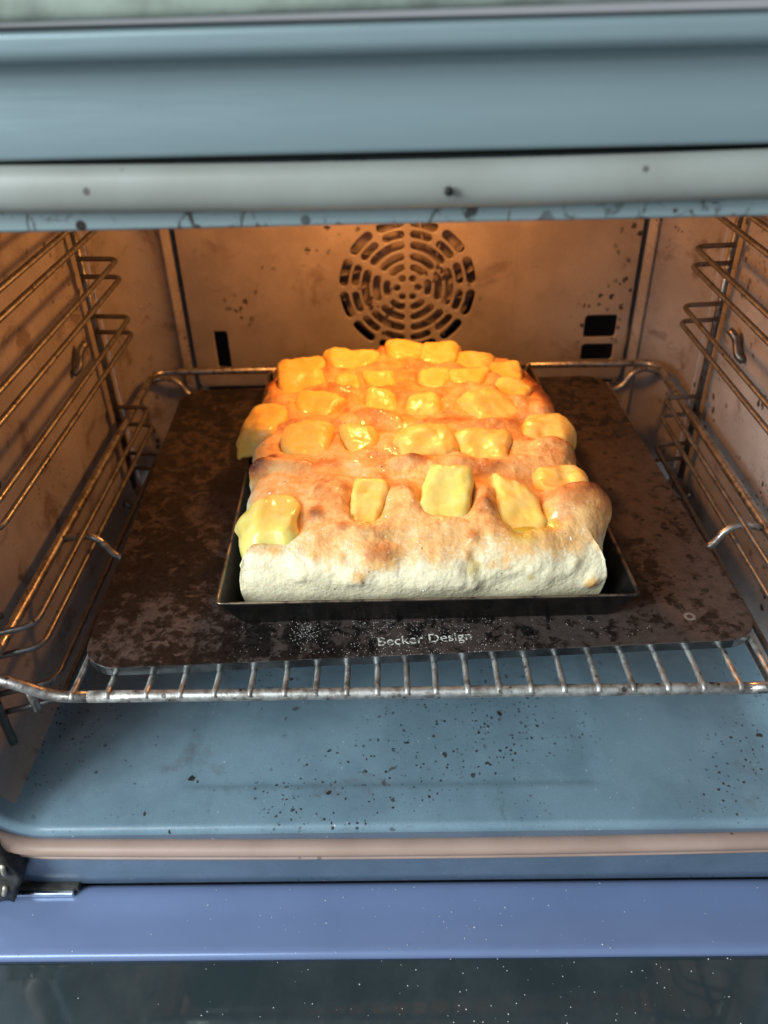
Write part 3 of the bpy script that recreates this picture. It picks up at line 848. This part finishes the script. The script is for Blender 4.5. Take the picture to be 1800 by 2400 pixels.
F3(-0.0500, 0.1440, 0.0070, 0.0050, 0.0010, 0.35)
F3(0.0050, 0.1420, 0.0080, 0.0045, 0.0022, 0.55)
F3(0.0480, 0.1330, 0.0080, 0.0045, 0.0012, 0.50)
F3(0.0300, 0.1960, 0.0120, 0.0050, 0.0016, 0.48)
F3(-0.0170, 0.3020, 0.0060, 0.0080, 0.0050, 0.60)   # dough knob at the back
F3(0.0750, 0.0780, 0.0060, 0.0050, -0.0025, 0.15)
F3(0.0560, 0.0740, 0.0045, 0.0030, -0.0018, 0.30)
F3(-0.0300, 0.0760, 0.0200, 0.0040, 0.0016, 0.20)
F3(-0.0190, 0.0630, 0.0085, 0.0080, 0.0036, 0.62, 0.0385)  # blisters on the front wall
F3(-0.0310, 0.0600, 0.0065, 0.0060, 0.0020, 0.50, 0.0280)
F3(0.0960, 0.0600, 0.0055, 0.0060, 0.0050, 0.75, 0.0185)
F3(0.0314, 0.0600, 0.0070, 0.0040, -0.0018, 0.05, 0.0325)
F3(0.0300, 0.0700, 0.0060, 0.0040, 0.0014, 0.30)
QW = Q.copy(); QW[:, 0] += 0.0045 * fbm(Q, 38, 2, 71); QW[:, 1] += 0.0045 * fbm(Q, 38, 2, 77)
D = np.zeros(len(Q)); BR = np.zeros(len(Q)); OIL = np.zeros(len(Q))
for x, y, z, sx, sy, a, br, rot in feat:
    C = QW if (a > 0 and z is None) else Q
    d2 = ((C[:, 0] - x) / sx) ** 2 + ((C[:, 1] - y) / sy) ** 2
    if z is not None: d2 = ((Q[:, 0] - x) / sx) ** 2 + ((Q[:, 2] - z) / min(sx, 0.0055)) ** 2 + ((Q[:, 1] - y) / 0.012) ** 2
    else: d2 = d2 + ((np.minimum(Q[:, 2], 0.040) - 0.040) / 0.012) ** 2
    g = np.exp(-d2 ** (1.5 if a < 0 else 1.15))
    D += a * g; BR += br * g
# oil collects at the low front foot of each cheese piece
for i, c in enumerate(CH):
    k = 1.0 if i in (1, 2, 3, 5, 6, 7, 8, 10, 12, 13) else 0.55
    d2 = ((Q[:, 0] - c[0]) / (c[2] * 0.58)) ** 2 + ((Q[:, 1] - c[1] + c[3] * 0.15) / (c[3] * 0.62)) ** 2 + ((np.minimum(Q[:, 2], 0.040) - 0.040) / 0.008) ** 2
    OIL += k * np.exp(-d2 ** 2)
for x, y, z, s in ((0.0314, 0.0600, 0.0325, 0.0065), (0.075, 0.078, 0.045, 0.006), (0.056, 0.074, 0.044, 0.005), (0.062, 0.060, 0.026, 0.003), (0.035, 0.215, 0.045, 0.008), (0.0, 0.198, 0.046, 0.012)):
    OIL += 0.8 * np.exp(-(np.sum((Q - np.array((x, y, z))) ** 2, 1) / s ** 2))
fr = sstep(0.095, 0.065, Q[:, 1])
D += 0.0030 * fr * fbm(Q * np.array((1, 1, 1.6)), 30, 2, 44) + 0.0045 * fbm(Q, 20, 2, 15) + 0.0018 * fbm(Q, 60, 3, 3) + 0.0006 * fbm(Q, 210, 3, 9)
# small blisters
for k in range(260):
    j = RNG.integers(0, len(Q)); s = RNG.uniform(0.0012, 0.0032)
    if Q[j, 2] < 0.015: continue
    g = np.exp(-np.sum((Q - Q[j]) ** 2, 1) / s ** 2); D += s * 0.42 * g; BR += g * RNG.uniform(0, 0.35) * (Q[j, 2] > 0.035)
edge = sstep(0.010, 0.030, Q[:, 2])
D *= 0.25 + 0.75 * edge
topness = sstep(-0.05, 0.95, N0[:, 2] + 0.40 * fbm(Q, 45, 3, 91) * sstep(0.10, 0.07, Q[:, 1]))
BR += 0.50 * topness + 0.14 * sstep(0.10, 0.30, Q[:, 1]) * topness + 0.12 * fbm(Q, 40, 3, 21)
BR += 0.30 * fbm(Q, 70, 3, 33) * sstep(0.02, 0.036, Q[:, 2])
BR -= 0.25 * sstep(0.034, 0.016, Q[:, 2]) + 0.04 * (1 - topness)
side = sstep(0.060, 0.10, Q[:, 1]) * sstep(0.035, 0.005, Q[:, 2]); BR += 0.35 * side
Q = Q + N0 * D[:, None]
Q[:, 2] = np.maximum(Q[:, 2], 0.0)
idx = np.arange(NG * NG).reshape(NG, NG)
FA = np.stack([idx[:-1, :-1], idx[:-1, 1:], idx[1:, 1:], idx[1:, :-1]], -1).reshape(-1, 4).tolist()
bread = mesh('focaccia', Q, FA, m_bread)
tag(bread, 'thick pale focaccia loaf with browned blisters baking in the dark pan', 'focaccia')
for nm, dat in (('brown', BR), ('oil', OIL)):
    at = bread.data.attributes.new(nm, 'FLOAT', 'POINT'); at.data.foreach_set('value', dat.astype(np.float32))
bvh = BVHTree.FromPolygons([Vector(v) for v in Q.tolist()], FA)
def top_z(x, y):
    h = bvh.ray_cast(Vector((x, y, 0.2)), Vector((0, 0, -1))); return h[0].z if h[0] else 0.03

# ---------------------------------------------------------------- cheese
def cube_sphere(m):
    bm = bmesh.new(); bmesh.ops.create_cube(bm, size=2)
    bmesh.ops.subdivide_edges(bm, edges=bm.edges[:], cuts=m, use_grid_fill=True)
    V = np.array([v.co[:] for v in bm.verts]); F = [[v.index for v in f.verts] for f in bm.faces]; bm.free()
    return V, F
CV, CF = cube_sphere(22)
for i, (x, y, w, l, t, tilt, turn, kd, lab) in enumerate(CH):
    w, l, t = w * (1.05 if i < 5 else 1.13), l * (1.50 if i < 5 else 1.46), t * 1.32
    if i > 20: w, t, l = w * 1.08, t * 0.92, l * 0.92
    if i > 9 and kd != 'drape': tilt += 10
    p = 3.0 if kd in ('round', 'drape') else (5.5 if kd == 'pale' else 4.2)
    pts = CV / (np.sum(np.abs(CV) ** p, 1) ** (1 / p))[:, None]
    r2 = pts[:, 0] ** 2 + pts[:, 1] ** 2; pts[:, 2] -= np.where(pts[:, 2] > 0, 0.22 * np.exp(-r2 * 2.2), 0)
    if kd == 'point':    # left rear corner drawn out, right rear corner cut away
        pts[:, 1] += 0.30 * (-pts[:, 0]) * (pts[:, 1] > 0) * np.abs(pts[:, 1])
    rr_ = np.random.default_rng(100 + i); ta, tb, tc = rr_.uniform(-0.24, 0.24, 3) * (0.4 if kd == 'pale' else 1.0)
    px, py = pts[:, 0].copy(), pts[:, 1].copy()
    pts[:, 0] = px * (1 + ta * py) + 0.5 * tc * py; pts[:, 1] = py * (1 + tb * px)
    pts[:, 2] *= 1 + 0.25 * tb * px - 0.25 * ta * py
    h = np.array((w / 2, l / 2, t / 2)) * 1.03
    z = pts[:, 2].copy()
    fl = 1 + (0.10 if kd == 'pale' else 0.20) * np.clip(-z, 0, 1) - (0.05 if kd == 'pale' else 0.10) * np.clip(z, 0, 1)
    L = pts * h; L[:, 0] *= fl; L[:, 1] *= fl
    # soften: noise lumps and a slightly sunken, uneven top
    sd = 31 + i * 3
    nv = np.stack([fbm(L + i, 52, 2, sd), fbm(L + i, 52, 2, sd + 1), fbm(L + i, 52, 2, sd + 2)], 1)
    amp = 0.0012 if kd == 'pale' else (0.0048 if kd == 'drape' else 0.0026)
    L = L + nv * amp + (pts * 0.0008) * fbm(L + i, 240, 2, sd + 5)[:, None]
    a, b = math.radians(tilt), math.radians(turn)
    Rx = np.array(((1, 0, 0), (0, math.cos(a), -math.sin(a)), (0, math.sin(a), math.cos(a))))
    Rz = np.array(((math.cos(b), -math.sin(b), 0), (math.sin(b), math.cos(b), 0), (0, 0, 1)))
    L = L @ Rx.T @ Rz.T
    zc = np.mean([top_z(x + dx, y + dy) for dx in (-w * .25, 0, w * .25) for dy in (-l * .25, 0, l * .25)]) if kd != 'drape' else top_z(x * 0.93, y)
    lift = {'pale': 0.16, 'drape': 0.18, 'round': 0.12}.get(kd, 0.08)
    G = L + np.array((x, y, zc + t * lift))
    if kd == 'drape':   # lets the overhanging side sag down the flank of the loaf
        s = np.sign(x); e = np.clip(np.abs(G[:, 0]) - (0.084 if i == 0 else 0.099), 0, 1)
        G[:, 2] -= e * 0.35 + e * e * 12
        G[:, 0] -= s * e * 0.10
        if i == 0:
            e = np.clip(0.076 - G[:, 1], 0, 1); G[:, 2] -= e * 0.40 + e * e * 10; G[:, 1] += e * 0.35
    o = mesh('cheese_chunk', G, CF, m_cheese_pale if kd == 'pale' or i == 0 else m_cheese)
    tag(o, lab, 'cheese', 'cheese chunks baked into the focaccia')

# pools of oil standing in the dimples at the feet of the front cheese pieces
for x, y, rx_, ry_ in ((-0.0265, 0.0825, 0.0095, 0.0045), (0.0185, 0.0840, 0.0115, 0.0032), (0.060, 0.0750, 0.0095, 0.0030), (-0.0390, 0.1600, 0.006, 0.003), (0.044, 0.1485, 0.012, 0.003), (0.008, 0.1510, 0.012, 0.0028)):
    zc = min(top_z(x + a * rx_ * .5, y + b * ry_ * .4) for a in (-1, 0, 1) for b in (-1, 0, 1)) + 0.0012
    V, F = [(x, y, zc + 0.0006)], []
    for r, k in ((0.6, 0.0005), (0.88, 0.0002), (1.0, -0.0012)):
        for j in range(24):
            a = 2 * math.pi * j / 24; q = r * (1 + 0.12 * math.sin(3 * a + x * 900)); V.append((x + rx_ * q * math.cos(a), y + ry_ * q * math.sin(a), zc + k))
    for j in range(24): F.append((0, 1 + j, 1 + (j + 1) % 24))
    for rr in range(2):
        for j in range(24): l = (j + 1) % 24; F.append((1 + rr * 24 + j, 25 + rr * 24 + j, 25 + rr * 24 + l, 1 + rr * 24 + l))
    mesh('oil_pool', V, F, m_oil, bread)

# herb flecks and salt on the crust
def scatter(name, pts, nrm, smin, smax, flat, mat, parent, label=None):
    V, F = [], []
    for p, nn in zip(pts, nrm):
        s = random.uniform(smin, smax); nn = Vector(nn).normalized(); t = nn.orthogonal().normalized()
        t = Matrix.Rotation(random.uniform(0, 6.28), 3, nn) @ t; b = nn.cross(t); k = len(V); p = Vector(p)
        e = random.uniform(0.5, 1.0)
        for c in (t * s, b * s * e, -t * s * random.uniform(.6, 1), -b * s * e, nn * s * flat, -nn * s * flat * .6): V.append(tuple(p + c))
        F += [(k, k + 1, k + 4), (k + 1, k + 2, k + 4), (k + 2, k + 3, k + 4), (k + 3, k, k + 4), (k + 1, k, k + 5), (k + 2, k + 1, k + 5), (k + 3, k + 2, k + 5), (k, k + 3, k + 5)]
    o = mesh(name, V, F, mat, parent, False, 'stuff')
    return o
PN = normals(Q.reshape(NG, NG, 3)).reshape(-1, 3)
ok = np.where(Q[:, 2] > 0.016)[0]
sel = RNG.choice(ok, 150); scatter('herb_flecks', Q[sel], PN[sel], 0.0003, 0.0009, 0.3, m_herb, bread)
sel = RNG.choice(ok, 150); scatter('salt_flakes', Q[sel], PN[sel], 0.0003, 0.0010, 0.6, m_salt, bread)

# ---------------------------------------------------------------- loose flour
pts = []
for k in range(900):
    x = random.gauss(0.002, 0.032); y = random.uniform(0.030, 0.058)
    if random.random() < 0.25: x, y = random.gauss(-0.060, 0.005), random.gauss(0.050, 0.005)
    if random.random() < 0.15: x = random.uniform(-0.10, 0.13)
    fy = 0.0335 + 0.043 * (x + 0.0)
    if y > fy - 0.003 and y < 0.058: pts.append((x, y, ZS1 + 0.0001))
fl = scatter('flour_dust', pts, [(0, 0, 1)] * len(pts), 0.00008, 0.00030, 0.6, m_flour, None)
tag(fl, 'white flour dust on the baking steel in front of the pan', 'flour')
pts = []
for k in range(420):
    y = random.uniform(-0.16, 0.001); x = random.gauss(0.03, 0.10)
    if random.random() < 0.4: x = random.uniform(-0.25, 0.25)
    if -0.0425 < y < -0.0395: continue
    pts.append((x, y, DZ + 0.0004 if y > -0.04 else DZ - 0.0014))
fl = scatter('flour_crumbs', pts, [(0, 0, 1)] * len(pts), 0.00015, 0.00050, 0.7, m_flour, None)
tag(fl, 'white flour specks scattered over the open oven door', 'flour')
